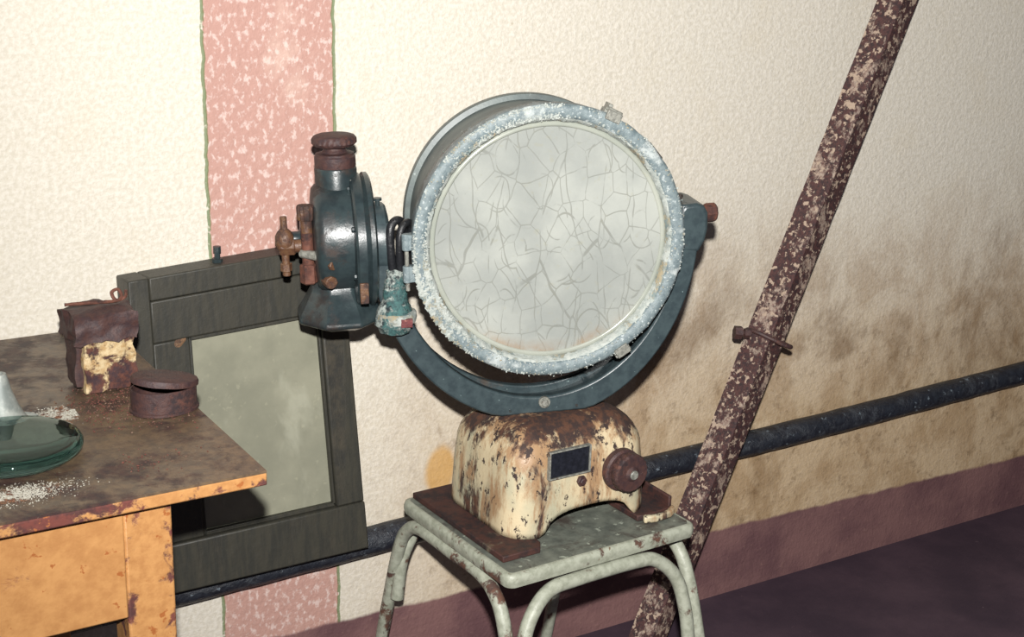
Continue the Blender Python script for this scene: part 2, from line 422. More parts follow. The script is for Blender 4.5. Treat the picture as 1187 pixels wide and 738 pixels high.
# ------------------------------------------------------------------ window sash leaning on the wall
TL, TR, BR, BL = V(.567,-.055,.828), V(.904,-.055,.848), V(.930,-.092,.3415), V(.566,-.092,.3405)
root = empty('window_sash', (BL+BR)/2)
tag(root, 'dark olive wooden window sash with dirty glass propped on the wall pipe behind the desk', 'window')
org = (BL+BR)/2
nrm = (BR-BL).cross(TL-BL).normalized()   # toward the room?
if nrm.y > 0: nrm = -nrm
def fp(s, t, dd):  # s right, t down from the top, dd toward the room
    top = TL.lerp(TR, s); bot = BL.lerp(BR, s)
    return top.lerp(bot, t) + nrm*dd - org
def fbox(mb, s0, s1, t0, t1, d0, d1):
    mb.hexa([fp(s0,t1,d0), fp(s1,t1,d0), fp(s1,t1,d1), fp(s0,t1,d1), fp(s0,t0,d0), fp(s1,t0,d0), fp(s1,t0,d1), fp(s0,t0,d1)])
    return mb
a, b = .095, .075
for q_ in ((0,a-.004,0,1), (a-.004,1,0,b-.004)):
    fo = MB(); fbox(fo, *q_, -.055, .004); fo.build('outer_frame', M_frame, root, bevel=.0025)
g0, g1, h0, h1 = .258, .868, .205, .84
for nm, q_ in (('sash_rail', (a,1,b,h0,-.045,-.004)), ('sash_rail', (a,1,h1,1,-.045,0)), ('sash_stile', (a,g0,h0,h1,-.045,-.006)), ('sash_stile', (g1,1,h0,h1,-.045,-.003))):
    fr_ = MB(); fbox(fr_, *q_); fr_.build(nm, M_frame, root, bevel=.003)
q = .012
for q_ in ((g0,g0+q,h0,h1), (g1-q,g1,h0,h1), (g0,g1,h0,h0+q), (g0,g1,h1-q,h1)):
    fr_ = MB(); fbox(fr_, *q_, -.03, -.010); fr_.build('glazing_bead', M_frame, root, bevel=.001)
pn = MB(); fbox(pn, g0, g1, h0, h1, -.024, -.018); pn.build('glass_pane', M_pane, root)
bk = MB(); fbox(bk, g0-.02, g1+.02, h0-.02, h1+.02, -.044, -.040); bk.build('backing_board', worn('grey_board', rgb(150,150,130), rgb(128,126,108), rgb(100,96,84), rgb(84,80,70), .2, 8), root)
pg = MB(); c0 = fp(.425, 0, -.022); pg.cyl(c0, c0+V(0,0,.022), .0045, 10); pg.cyl(c0+V(0,0,.016), c0+V(0,0,.024), .006, 8); pg.cyl(c0, c0+V(0,0,.006), .008, 10)
pg.build('hinge_pin', M_gear, root)
kn = MB(); kn.lathe([(0,.0012),(.006,.0008),(.0085,0),(.008,-.002)], fp(.215,.21,-.006), Matrix((V(1,0,0), V(0,0,1).cross(V(1,0,0)), nrm)).transposed() if False else nrm.to_track_quat('Z','Y').to_matrix(), 14, rfun=lambda a_, k: 1+.3*sin(2*a_))
kn.build('wood_knot', worn('bare_wood', rgb(130,100,74), rgb(110,84,62), rgb(90,66,50), rgb(70,54,44), .4, 60), root)

# ------------------------------------------------------------------ desk
root = empty('desk', (.10, -.30, 0))
tag(root, 'orange painted steel desk with rusted brown top at the left', 'desk')
def rel(p): return V(*p) - V(.10, -.30, 0)
X0, X1, Y0, Y1 = -.65, .551, -.611, -.003
ZT = .75
t = MB(); t.box(rel(((X0+X1)/2, (Y0+Y1)/2, ZT-.0015)), (X1-X0-.001, Y1-Y0-.001, .003))
t.sub(5); t.build('desk_top_sheet', M_desktop, root)
t = MB(); t.box(rel(((X0+X1)/2, (Y0+Y1)/2, ZT-.0105)), (X1-X0, Y1-Y0, .015)); t.build('desk_top_edge', M_orange_rusty, root, bevel=.002)
for lx in (X0+.14, .447-.027):
    for ly in (-.590+.027, -.06):
        l_ = MB(); l_.box(rel((lx, ly, .366)), (.054, .054, .732)); l_.build('leg', M_orange_rusty if ly < -.3 else M_orange, root, bevel=.003)
ap = MB(); ap.box(rel((( X0+.167+.393)/2, -.585, .664)), (.393-X0-.167, .012, .132)); ap.build('front_apron', M_orange, root, bevel=.002)
for q_ in (.435, X0+.127):
    ap = MB(); ap.box(rel((q_, -.31, .664)), (.012, .45, .132)); ap.build('side_apron', M_orange, root, bevel=.002)
ap = MB(); ap.box(rel(((X0+.167+.393)/2, -.05, .664)), (.393-X0-.167, .012, .132)); ap.build('back_apron', M_orange, root, bevel=.002)

# ------------------------------------------------------------------ rusty tin with crusted lid and wire
tl = V(.474, -.252, ZT+.001)
root = empty('rusted_tin', tl, (0,0,radians(2)))
tag(root, 'rusted square tin with flaking cream paint and dark crusted lid on the desk', 'tin')
b_ = MB(); b_.box((0,0,.036), (.066,.056,.070)); b_.sub(9); b_.rough(.0042, 55); b_.build('tin_body', M_tin, root)
b_ = MB(); b_.box((-.004,0,.088), (.080,.064,.040)); b_.sub(9)
for v in b_.bm.verts:
    r_ = V(v.co.x/.047, v.co.y/.035, 0).length
    if v.co.z > .09: v.co.z -= .010*max(0, r_-.5)
b_.rough(.0058, 60, 3); b_.build('crusted_lid', M_darkrust, root)
b_ = MB()
b_.tube(smooth_path([(-.050,-.018,.1185),(-.025,-.016,.1165),(0,-.013,.1140),(.018,-.010,.1125),(.026,-.006,.117),(.024,.002,.124),(.016,.002,.120),(.019,-.005,.112),(.030,-.007,.115),(.034,0,.121)], 6), .0022, 8)
b_.rough(.0006, 200); b_.build('twisted_wire', M_rust, root)
b_ = MB(); b_.box((-.036,.004,.045), (.010,.045,.075)); b_.sub(5); b_.rough(.004, 70, 5); b_.build('peeling_side_plate', M_darkrust, root)

# ------------------------------------------------------------------ round tin with lid ajar
tc_ = V(.513, -.372, ZT)
root = empty('round_tin', tc_, (0,0,radians(-4)))
tag(root, 'small oval brown rusted tin with its lid ajar near the desk corner', 'tin')
el = lambda a_, k: 1/ sqrt((cos(a_)/1.0)**2 + (sin(a_)/.78)**2)
b_ = MB(); b_.lathe([(.0405,0),(.0425,.001),(.0425,.004),(.0405,.005),(.0405,.031),(.0385,.031),(.0385,.003),(0,.003)], (0,0,0), 'Z', 56, rfun=el)
b_.rough(.0007, 60); b_.build('tin_body', M_darkrust, root)
lid = MB(); Rl = Euler((radians(-2), radians(8), 0)).to_matrix()
lid.lathe([(0,.0085),(.034,.0085),(.040,.007),(.0418,.004),(.0418,.000),(.0400,.000),(.0395,.003),(0,.005)], (.0012,0,.0355), Rl, 56, rfun=el)
lid.rough(.0008, 60, 2); lid.build('tin_lid', M_darkrust, root)

# ------------------------------------------------------------------ thick glass lens and pale cone on the desk
gl = V(.314, -.437, ZT)
b_ = MB(); b_.lathe([(0,.0),(.060,.0),(.072,.002),(.078,.008),(.079,.013),(.076,.018),(.071,.0205),(.050,.0220),(.025,.0228),(0,.023)], (0,0,.001), 'Z', 72)
lens = b_.build('glass_lens', M_clear, None, loc=gl, sharp=60)
tag(lens, 'thick round greenish glass lens lying flat on the desk, cut by the left edge', 'lens')
cn = V(.326, -.340, ZT)
root = empty('metal_funnel', cn)
tag(root, 'pale chalky metal funnel standing upside down in white powder behind the glass lens', 'funnel')
b_ = MB(); b_.lathe([(.033,.004),(.034,.0),(.036,.002),(.028,.010),(.020,.026),(.0130,.046),(.0095,.062),(.008,.066),(.005,.066),(.005,.05)], (0,0,0), 'Z', 40)
b_.rough(.0005, 60); b_.build('cone', M_zinc, root)
b_ = MB(); b_.lathe([(.040,0),(.043,.0015),(.042,.004),(.034,.005)], (0,0,0), 'Z', 40, rfun=lambda a_, k: 1+.05*sin(3*a_)+.03*sin(7*a_)); b_.rough(.0015, 90); b_.build('rim', M_crust, root)

_b = bmesh.new(); bmesh.ops.create_icosphere(_b, subdivisions=1, radius=1.0)
ICO_V = [v.co.copy() for v in _b.verts]; ICO_F = [[v.index for v in f.verts] for f in _b.faces]; _b.free()
def blobs(name, mat, items, parent=None):   # items: (centre, radii xyz)
    vs, fs = [], []
    for c, rad in items:
        k = len(vs); rot = Euler((random.random()*6, random.random()*6, random.random()*6)).to_matrix()
        for p in ICO_V:
            q = rot @ (p*random.uniform(.75, 1.25)); vs.append((c[0]+q.x*rad[0], c[1]+q.y*rad[1], c[2]+q.z*rad[2]))
        fs += [[k+i for i in f] for f in ICO_F]
    me = bpy.data.meshes.new(name); me.from_pydata(vs, [], fs); me.update(); me.materials.append(mat)
    o = bpy.data.objects.new(name, me); COL.objects.link(o)
    if parent: o.parent = parent
    return o
def crumbs(name, mat, spots, n, size, label, cat):
    items = []
    for i in range(n):
        cx, cy, sx, sy = random.choice(spots)
        x = random.gauss(cx, sx); y = random.gauss(cy, sy)
        if x > .54 or y < -.60 or y > -.02: continue
        if (cat == 'powder') != (x < .415): continue
        if (x-gl.x)**2+(y-gl.y)**2 < .082**2: continue
        r = max(size*random.uniform(.35, 1)**1.5, .0003)
        items.append(((x, y, ZT+r*.35), (r*random.uniform(.6,1.3), r*random.uniform(.6,1.3), r*.6)))
    o = blobs(name, mat, items); tag(o, label, cat, kind='stuff'); return o
crumbs('white_powder', M_powder, [(.365,-.345,.025,.012),(.33,-.35,.03,.012),(.40,-.33,.018,.012),(.29,-.548,.028,.012),(.27,-.55,.03,.010)], 9000, .0011, 'white powder spilled around the lens and funnel on the desk', 'powder')
crumbs('rust_crumbs', M_crumb, [(.47,-.30,.05,.03),(.40,-.35,.05,.03),(.36,-.53,.05,.02),(.50,-.36,.04,.04)], 2200, .0015, 'loose rust crumbs scattered on the desk top around the tins', 'rust crumbs')
# ------------------------------------------------------------------ stool
SR = radians(2.0)
so = V(1.1345, -.304, 0)
root = empty('stool', so, (0,0,SR))
tag(root, 'grey-green painted metal stool with bent tube legs carrying the searchlight', 'stool')
def rrect(w, d, r, n=6):
    out = []
    for cx, cy, a0 in ((w/2-r, d/2-r, 0), (-w/2+r, d/2-r, pi/2), (-w/2+r, -d/2+r, pi), (w/2-r, -d/2+r, 3*pi/2)):
        for k in range(n+1):
            a_ = a0 + k*pi/2/n; out.append((cx+r*cos(a_), cy+r*sin(a_)))
    return out
SW, SD = .350, .312
def slab(mb, w, d, r, zs):   # zs: (inset, z)
    rings = []
    for ins, z in zs: rings.append([mb.bm.verts.new(V(x, y, z)) for x, y in rrect(w-2*ins, d-2*ins, max(r-ins,.003))])
    for A, B in zip(rings[:-1], rings[1:]):
        n_ = len(A)
        for i in range(n_): mb.bm.faces.new((A[i], A[(i+1) % n_], B[(i+1) % n_], B[i]))
    mb.bm.faces.new(list(reversed(rings[0]))); mb.bm.faces.new(rings[-1]); return mb
s_ = MB(); slab(s_, SW, SD, .016, [(.008,.426),(.002,.428),(0,.434),(0,.441),(.002,.447),(.008,.4495),(.012,.4475)]); s_.build('seat_rim', M_stool, root, sharp=50)
s_ = MB(); slab(s_, SW-.018, SD-.018, .010, [(0,.440),(0,.4490)]); s_.build('seat', M_seat, root)
TR_ = .0108
hoopL = [(-.170,.275,.0),(-.170,.245,.10),(-.170,.205,.24),(-.170,.170,.35),(-.169,.145,.395),(-.167,.105,.4145),(-.166,0,.4145),(-.166,-.070,.4145),(-.168,-.115,.398),(-.169,-.140,.36),(-.170,-.162,.28),(-.171,-.195,.12),(-.172,-.215,0)]
def mk_hoop(pts, name, par):
    b = MB(); b.tube(smooth_path(pts, 8), TR_, 14); return b.build(name, M_stool, par)
mk_hoop(hoopL, 'side_leg_tube', root)
mk_hoop([(-x + .030*(1-z/.4145), y, z) for x, y, z in hoopL], 'side_leg_tube', root)
hoopF = [(-.168,-.178,.262),(-.161,-.174,.33),(-.143,-.166,.378),(-.107,-.158,.410),(-.055,-.156,.4155),(.055,-.156,.4155),(.094,-.158,.408),(.128,-.166,.374),(.143,-.175,.32),(.149,-.182,.262)]
mk_hoop(hoopF, 'cross_leg_tube', root)
mk_hoop([(x, -y, z) for x, y, z in hoopF], 'cross_leg_tube', root)

# ------------------------------------------------------------------ searchlight
BZ = .450
bo = V(1.138, -.290, BZ)
light = empty('searchlight', bo)
tag(light, 'old teal marine signal searchlight with crazed round glass on rusty cream base', 'searchlight')
BR_ = (0, 0, radians(1.0))
# flange sheets under the base: one to the left, one to the right, seat shows between
for poly in ([(-.163,-.131),(-.098,-.131),(-.088,-.116),(-.086,-.09),(-.086,.11),(-.09,.131),(-.163,.131)],
             [(.092,-.118),(.104,-.122),(.160,-.118),(.165,-.112),(.165,.12),(.092,.12)]):
    b_ = MB(); b_.prism(poly, lambda x, y: V(x, y, .0003), lambda x, y: V(x, y, .010)); b_.build('base_flange', M_flange, light, rot=(0,0,radians(2)), bevel=.0015)
b_ = MB(); b_.prism([(.100,-.128),(.120,-.133),(.150,-.130),(.166,-.120),(.168,-.108),(.160,-.112),(.146,-.121),(.120,-.124),(.104,-.118)], lambda x, y: V(x, y, .0005), lambda x, y: V(x, y, .0125)); b_.build('flange_lip', M_base, light, bevel=.003)
b_ = MB(); b_.box((.163,-.01,.014), (.006,.20,.026)); b_.build('flange_upstand', M_flange, light, bevel=.002)
# cast housing
BW, BD, BH = .258, .212, .165
def housing():
    mb = MB(); rings = []
    ring_def = []
    base_r = .045
    # side: (z fraction, inset)
    levels = [(0, 0), (.06, 0), (.13, 0), (.22, .001), (.35, .002), (.48, .003), (.58, .005)]
    fr_ = .066
    for k in range(1, 9):
        a_ = k/8*pi/2*.96
        levels.append((None, (fr_*(1-cos(a_)) + .005, BH-fr_+fr_*sin(a_))))
    NN = 96
    def ringpts(ins):
        r = max(base_r-ins*.5, .01); w = BW-2*ins; d = BD-2*ins
        out = []
        per = [(w/2-r, d/2-r, 0), (-w/2+r, d/2-r, pi/2), (-w/2+r, -d/2+r, pi), (w/2-r, -d/2+r, 3*pi/2)]
        for i, (cx, cy, a0) in enumerate(per):
            arc = [(cx+r*cos(a0+k*pi/2/8), cy+r*sin(a0+k*pi/2/8)) for k in range(9)]
            out += arc
            nx_, ny_, na = per[(i+1) % 4]
            q0 = arc[-1]; q1 = (nx_+r*cos(na), ny_+r*sin(na))
            for k in range(1, 16): out.append((q0[0]+(q1[0]-q0[0])*k/16, q0[1]+(q1[1]-q0[1])*k/16))
        return out
    def arch(x, y):
        if y < -BD/2 + .03:
            u = (x-.006)/.080
            if abs(u) < 1: return .034*(1-abs(u)**3)**.5
        return 0.0
    for lv in levels:
        if lv[0] is not None:
            zf, ins = lv; pts = ringpts(ins); z = zf*BH
            rings.append([mb.bm.verts.new(V(x, y, .010 + (arch(x,y) + (z/(.58*BH))*(.58*BH-arch(x,y)) if arch(x,y) else z))) for x, y in pts])
        else:
            ins, z = lv[1]; rings.append([mb.bm.verts.new(V(x, y, .010+z)) for x, y in ringpts(ins)])
    for A, B in zip(rings[:-1], rings[1:]):
        n_ = len(A)
        for i in range(n_): mb.bm.faces.new((A[i], A[(i+1) % n_], B[(i+1) % n_], B[i]))
    mb.bm.faces.new(rings[-1]); return mb
hs = housing().build('base_housing', M_base, light, loc=V(.003,0,0), rot=BR_, sharp=50)
sm = hs.modifiers.new('solid', 'SOLIDIFY'); sm.thickness = .005; sm.offset = -1
YF = -BD/2 + .001
b_ = MB(); cx, cz, ww, hh = -.034, .121, .072, .042
fw = .0022
for (x, z, w1, h1_) in ((cx-ww/2, cz, fw, hh+fw), (cx+ww/2, cz, fw, hh+fw), (cx, cz-hh/2, ww, fw), (cx, cz+hh/2, ww, fw)):
    b_.box((x, YF-.001, z), (w1, .008, h1_))
b_.build('window_frame', M_steel, hs, bevel=.0008)
b_ = MB(); b_.box((cx, YF+.0005, cz), (ww-fw, .005, hh-fw)); b_.build('dark_window', M_void, hs, bevel=.0005)
b_ = MB(); b_.cyl((-.010, YF+.004, .0855), (-.010, YF-.004, .0855), .0085, 6, ch=.001); b_.cyl((-.010, YF-.003, .0855), (-.010, YF-.007, .0855), .005, 10, ch=.001); b_.rough(.0005, 200); b_.build('bolt', M_darkrust, hs)
kx, kz = .062, .090
b_ = MB(); b_.cyl((kx,YF+.006,kz),(kx,YF-.010,kz), .0330, 40, ch=.003)
kb = b_.build('knob_collar', M_darkrust, hs)
kn_ = lambda a_, k: 1+.018*(1 if sin(18*a_) > 0 else -1)
b_ = MB(); b_.lathe([(.012,.009),(.018,.011),(.0275,.011),(.0300,.014),(.0300,.025),(.0275,.028),(.012,.028),(.010,.030),(.0085,.0315),(0,.0315)], (kx+.002, YF, kz+.001), Matrix(((1,0,0),(0,0,-1),(0,1,0))), 72, rfun=lambda a_, k: kn_(a_, k) if k in (3,4) else 1)
b_.build('knob', M_darkrust, kb)
b_ = MB(); b_.cyl((kx+.002,YF-.030,kz+.001),(kx+.002,YF-.0345,kz+.001), .0072, 16, ch=.001); b_.build('knob_screw', M_steel, kb)
# turntable disc on top of the base
b_ = MB(); b_.lathe([(.040,.178),(.045,.180),(.045,.185),(.040,.187)], (-.012,.008,-.008), 'Z', 40); b_.build('turntable', M_darkrust, light)

# lamp head frame: local x along trunnions, -y out of the lens, z up
LP = V(1.114, -.275, .9005)
LROT = Euler((0, 0, 0))
Rlamp = Matrix.Rotation(radians(-20), 3, 'Z') @ Matrix.Rotation(radians(-2.5), 3, 'Y')
LE = Rlamp.to_euler()
def part(mb, name, mat, **kw): return mb.build(name, mat, light, loc=LP-bo, rot=LE, **kw)

# yoke
def yo(r_a, r_b, flat=None, n=48):
    out = []
    for k in range(n+1):
        a_ = pi + pi*k/n
        x, z = r_a*cos(a_), r_b*sin(a_)
        if x > 0: x *= .955
        if flat is not None: z = max(z, -flat)
        out.append((x, z))
    return out
def ringsec(outer, inner, y0, y1, mb, top=.03):
    o_ = [(outer[0][0], top)] + outer + [(outer[-1][0], top)]
    i_ = [(inner[0][0], top)] + inner + [(inner[-1][0], top)]
    rows = []
    for (ox, oz), (ix, iz) in zip(o_, i_):
        rows.append([mb.bm.verts.new(V(*p)) for p in ((ox,y0,oz),(ox,y1,oz),(ix,y1,iz),(ix,y0,iz))])
    for A, B in zip(rows[:-1], rows[1:]):
        for i in range(4): mb.bm.faces.new((A[i], A[(i+1) % 4], B[(i+1) % 4], B[i]))
    mb.bm.faces.new(list(reversed(rows[0]))); mb.bm.faces.new(rows[-1])
yk = MB(); ringsec(yo(.250,.289,.277), yo(.220,.251), -.048, -.030, yk); yoke = part(yk, 'yoke', M_teal, bevel=.003)
yk = MB(); ringsec(yo(.247,.283,.272), yo(.240,.270), -.040, .035, yk)
yk.build('yoke_web', M_teal, yoke, bevel=.002)
yk = MB(); ringsec(yo(.249,.288,.277), yo(.228,.258), .022, .036, yk); yk.build('yoke_back_flange', M_teal, yoke, bevel=.002)
b_ = MB(); b_.cyl((0,-.046,-.259),(0,-.053,-.259), .009, 12, ch=.001); b_.cyl((0,-.052,-.259),(0,-.058,-.259), .0055, 10, ch=.0015); b_.build('yoke_bolt', M_steel, yoke)
for x_ in (-.052, .05):
    b_ = MB(); b_.cyl((x_,-.046,-.269),(x_,-.0500,-.269), .0022, 8); b_.build('rivet', M_gear, yoke)
b_ = MB(); b_.box((.098,.018,-.262), (.045,.05,.022)); b_.build('yoke_lug', M_teal, yoke, bevel=.003)
# right trunnion
b_ = MB()
pr = [(.208,-.040),(.208,.022),(.216,.030),(.234,.031),(.245,.027),(.2515,.016),(.2520,-.008),(.248,-.026),(.238,-.044)]
b_.prism(pr, lambda x, z: V(x, -.049, z), lambda x, z: V(x, .036, z)); b_.build('trunnion_boss', M_teal, yoke, bevel=.006, seg=3)
b_ = MB(); b_.cyl((.250,-.006,.006),(.260,-.006,.006), .011, 16, ch=.001); b_.cyl((.259,-.006,.006),(.278,-.006,.006), .0150, 8, ch=.003); b_.rough(.001, 90)
b_.build('trunnion_nut', M_rust, yoke)
b_ = MB(); b_.cyl((.212,-.03,.028),(.212,-.03,.040), .0035, 10); b_.cyl((.212,-.03,.038),(.212,-.03,.042), .0055, 10); b_.build('grease_screw', M_gear, yoke)

# drum (lathe axis = local Y, h grows toward the back)
RY = Matrix(((1,0,0),(0,0,1),(0,1,0)))  # maps z-height to +y
b_ = MB()
b_.lathe([(.1790,-.082),(.1800,-.080),(.1800,-.072),(.1765,-.070),(.1765,-.010),(.1790,-.008),(.1790,.0),(.1765,.002),(.1765,.078),(.1840,.080),(.1850,.083),(.1850,.094),(.1830,.098),(.166,.100),(.160,.112),(.130,.130),(.07,.142),(0,.145),(0,.140),(.07,.137),(.128,.125),(.155,.108),(.172,.07),(.172,-.082)], (0,0,0), RY, 128, closed=False)
drum = part(b_, 'drum', M_drum, sharp=30)
for k in range(6):
    a_ = radians(100 + k*16)
    p = V(.1795*cos(a_), -.004, .1795*sin(a_)); b_ = MB(); b_.cyl(p-V(cos(a_),0,sin(a_))*.004, p+V(cos(a_),0,sin(a_))*.0015, .003, 8); b_.build('rivet', M_drum, drum)
# reflector and burner inside
b_ = MB(); pr = [(.169*sin(radians(t_)), .085 - .125*(cos(radians(t_)) if False else 0) ) for t_ in ()]
prof = []
for k in range(13):
    r = .168*k/12; prof.append((max(r, 0), .100 - .13*(r/.168)**2))
prof2 = [(r, h+.003) for r, h in reversed(prof)]
b_.lathe(prof[1:]+prof2[:-1], (0,0,0), RY, 72, closed=True); b_.build('reflector', M_refl, drum)
b_ = MB(); b_.cyl((0,.095,0),(0,.03,0), .016, 20); b_.lathe([(0,.0),(.020,.003),(.026,.016),(.020,.03),(.012,.038)], (0,.0,0), RY, 24); b_.build('bulb_holder', M_gear, drum)
# lens rim
def crusty(a_, k): return 1 + .006*noise.noise(V(cos(a_)*9, sin(a_)*9, k*.7)) + .004*noise.noise(V(cos(a_)*30, sin(a_)*30, k))
b_ = MB()
b_.lathe([(.181,-.064),(.192,-.066),(.1955,-.069),(.1965,-.084),(.1975,-.098),(.1965,-.103),(.192,-.106),(.186,-.1062),(.181,-.105),(.1775,-.103),(.1760,-.097),(.1755,-.080),(.180,-.075)], (0,0,0), RY, 240, rfun=crusty, closed=True)
rim = part(b_, 'lens_rim', M_rim, sharp=50)
b_ = MB()
def cr2(a_, k): return 1 + .012*noise.noise(V(cos(a_)*14, sin(a_)*14, k*1.7)) + .008*noise.noise(V(cos(a_)*40, sin(a_)*40, k))
b_.lathe([(.1710,-.0895),(.1725,-.0965),(.1755,-.1015),(.1800,-.1040),(.1805,-.100),(.176,-.0895)], (0,0,0), RY, 240, rfun=cr2, closed=True)
b_.build('gasket_crust', M_crust, rim)
# white crust scabs, thick on the lower left of the rim
random.seed(3); items = []
for i in range(2600):
    if random.random() < .45: a_ = radians(random.gauss(203, 18))
    elif random.random() < .5: a_ = radians(random.uniform(85, 140))
    else: a_ = radians(random.uniform(0, 360))
    r = random.choice((random.uniform(.176,.198), random.gauss(.1945,.0015), random.gauss(.1795,.002)))
    s0 = random.uniform(.0005, .0019)*(1.35 if 185 < math.degrees(a_) % 360 < 222 else .75)
    items.append(((r*cos(a_), -.1058, r*sin(a_)), (s0*random.uniform(.7,1.6), s0*.5, s0*random.uniform(.7,1.6))))
blobs('crust_flakes', M_crust, items, rim)['kind'] = 'stuff'
# latches
def latch(adeg, flip=1):
    a_ = radians(adeg); e = V(cos(a_),0,sin(a_)); tt = V(-sin(a_),0,cos(a_))
    Rr = Matrix((tt, V(0,1,0), e)).transposed()
    b = MB()
    b.box(e*.200+V(0,-.088,0), (.026,.020,.006), Rr); b.box(e*.197+V(0,-.107,0), (.022,.006,.014), Rr)
    b.cyl(e*.204+V(0,-.098,0)-tt*.013, e*.204+V(0,-.098,0)+tt*.013, .003, 10)
    b.box(e*.206+V(0,-.084,0)+tt*.006, (.006,.022,.010), Rr)
    b.rough(.0007, 120)
    b.build('latch', M_steel, rim, bevel=.001)
latch(63); latch(-58)
b_ = MB()
a_ = radians(38)
for q_ in (0,): b_.box(V(cos(a_),0,sin(a_))*.197+V(0,-.085,0), (.030,.016,.004), Matrix((V(-sin(a_),0,cos(a_)), V(0,1,0), V(cos(a_),0,sin(a_)))).transposed())
b_.build('rim_clip', M_gear, rim, bevel=.001)
# hinge on the left
b_ = MB(); b_.cyl((-.2035,-.090,-.058),(-.2035,-.090,.022), .0030, 10); b_.build('hinge_pin', M_steel, rim)
for z_ in (.012, -.034):
    b_ = MB(); b_.cyl((-.2035,-.090,z_-.012),(-.2035,-.090,z_+.012), .0068, 14, ch=.001); b_.box((-.196,-.088,z_), (.018,.016,.022))
    b_.rough(.0006, 100); b_.build('hinge_knuckle', M_rim, rim, bevel=.001)
# glass
b_ = MB(); b_.lathe([(0,-.0920),(.05,-.0920),(.10,-.0918),(.1640,-.0915),(.1642,-.0880),(0,-.088)], (0,0,0), RY, 128)
gls = part(b_, 'lamp_glass', M_glass, sharp=60)
b_ = MB(); b_.lathe([(.1640,-.0916),(.1660,-.0928),(.1685,-.0928),(.1740,-.0885),(.1740,-.086),(.1640,-.088)], (0,0,0), RY, 128, closed=True)
b_.build('glass_bevel', M_bevel, gls, sharp=60)

# gear housing on the left trunnion
RXm = Matrix(((0,0,-1),(1,0,0),(0,-1,0)))   # height grows toward -x
gx = 0
b_ = MB()
cy0 = -.004; cz0 = .006
b_.lathe([(.0,.262),(.078,.262),(.0785,.268),(.0785,.314),(.0765,.320),(.071,.325),(.055,.3275),(.030,.329),(0,.330)], (0,cy0,cz0), RXm, 72)
gh = part(b_, 'gear_housing', M_gear, sharp=45)
# chimney: blends up from the cylinder
b_ = MB()
poly = []
b_.lathe([(.0300,.02),(.0300,.098),(.0285,.102),(.0,.102)], (-.2895,cy0,cz0), 'Z', 40); b_.build('upper_tower', M_gear, gh, bevel=.002)
b_ = MB(); b_.lathe([(.028,.088),(.0292,.091),(.0292,.104),(.0272,.106),(.0272,.1085),(.019,.110),(.016,.114),(.016,.122)], (-.2935,cy0,cz0), 'Z', 36); b_.rough(.0007, 80)
col_ = b_.build('rusted_collar', M_darkrust, gh, loc=(.004,0,.012))
b_ = MB(); b_.lathe([(.022,.1185),(.028,.1195),(.0315,.1235),(.0315,.1290),(.029,.1330),(.0255,.1345),(0,.1352)], (-.2935,cy0,cz0), 'Z', 80, rfun=lambda a_, k: 1+(.018*(1 if sin(26*a_) > 0 else -1) if k in (2,3) else 0)); b_.rough(.0004, 90); b_.build('top_knob', M_darkrust, col_)
b_ = MB(); b_.box((-.268,-.028,.083), (.008,.006,.018)); b_.build('name_plate', M_steel, gh, bevel=.001)
# flange pair
b_ = MB(); b_.lathe([(0,.243),(.092,.243),(.0965,.246),(.0965,.252),(.093,.2545),(.0955,.257),(.097,.259),(.097,.270),(.094,.273),(.082,.2745),(0,.2745)], (0,cy0,-.001), RXm, 80); fg = b_.build('round_flange', M_gear, gh, sharp=35)
for k in range(8):
    a_ = radians(22+45*k); p = V(-.2735, cy0+.088*cos(a_), -.001+.088*sin(a_)); b_ = MB(); b_.cyl(p, p+V(-.0045,0,0), .0040, 8, ch=.001); b_.build('flange_bolt', M_gear, fg)
b_ = MB(); b_.box((-.2655,-.099,-.055), (.012,.005,.030)); b_.rough(.0005,90); b_.build('bare_patch', M_brass, fg, bevel=.001)
# neck
b_ = MB(); b_.lathe([(.040,.220),(.049,.222),(.053,.226),(.053,.240),(.052,.244)], (0,cy0,-.002), RXm, 60); nk = b_.build('neck', M_teal, gh, sharp=35)
b_ = MB(); b_.cyl((-.2335,cy0-.01,.048),(-.2335,cy0-.01,.058), .0035, 10); b_.cyl((-.2335,cy0-.01,.0565),(-.2335,cy0-.01,.0605), .0065, 10); b_.build('neck_screw', M_gear, nk)
# left-hand fittings
b_ = MB(); b_.lathe([(.044,.322),(.044,.327),(.034,.331),(.031,.334),(.031,.349),(.027,.352),(.012,.353),(.0105,.356),(.0105,.366)], (0,cy0,-.004), RXm, 36); sp_ = b_.build('shaft_boss', M_gear, gh, sharp=35, loc=(.008,0,.010))
b_ = MB(); b_.cyl((-.345,-.036,.012),(-.345,-.036,.036), .0085, 12); b_.lathe([(.0110,.030),(.0125,.033),(.0125,.048),(.011,.051),(0,.052)], (-.345,-.036,0), 'Z', 40, rfun=lambda a_, k: 1+.05*sin(14*a_)); b_.rough(.0007, 90); b_.build('knurled_screw', M_brass, sp_)
b_ = MB(); b_.cyl((-.345,-.036,.020),(-.345,-.036,-.045), .0085, 12, ch=.001); b_.cyl((-.345,-.036,-.034),(-.345,-.036,-.062), .0130, 6, ch=.002); b_.rough(.0008, 90); b_.build('lower_nut', M_rust, sp_)
b_ = MB(); b_.cyl((-.356,-.036,-.018),(-.312,-.068,-.020), .0060, 12, ch=.002, r2=.008); b_.rough(.0006,90); b_.build('lever', M_steel, sp_)
b_ = MB(); b_.cyl((-.322,-.066,-.026),(-.312,-.078,-.028), .0075, 8, ch=.001); b_.cyl((-.322,-.056,-.052),(-.316,-.074,-.054), .0095, 8, ch=.001); b_.rough(.0006,90); b_.build('brass_screw', M_brass, sp_)
b_ = MB(); b_.cyl((-.350,-.024,-.010),(-.378,-.024,-.010), .0095, 14, ch=.001); b_.cyl((-.362,-.024,-.010),(-.384,-.024,-.010), .0125, 6, ch=.002)
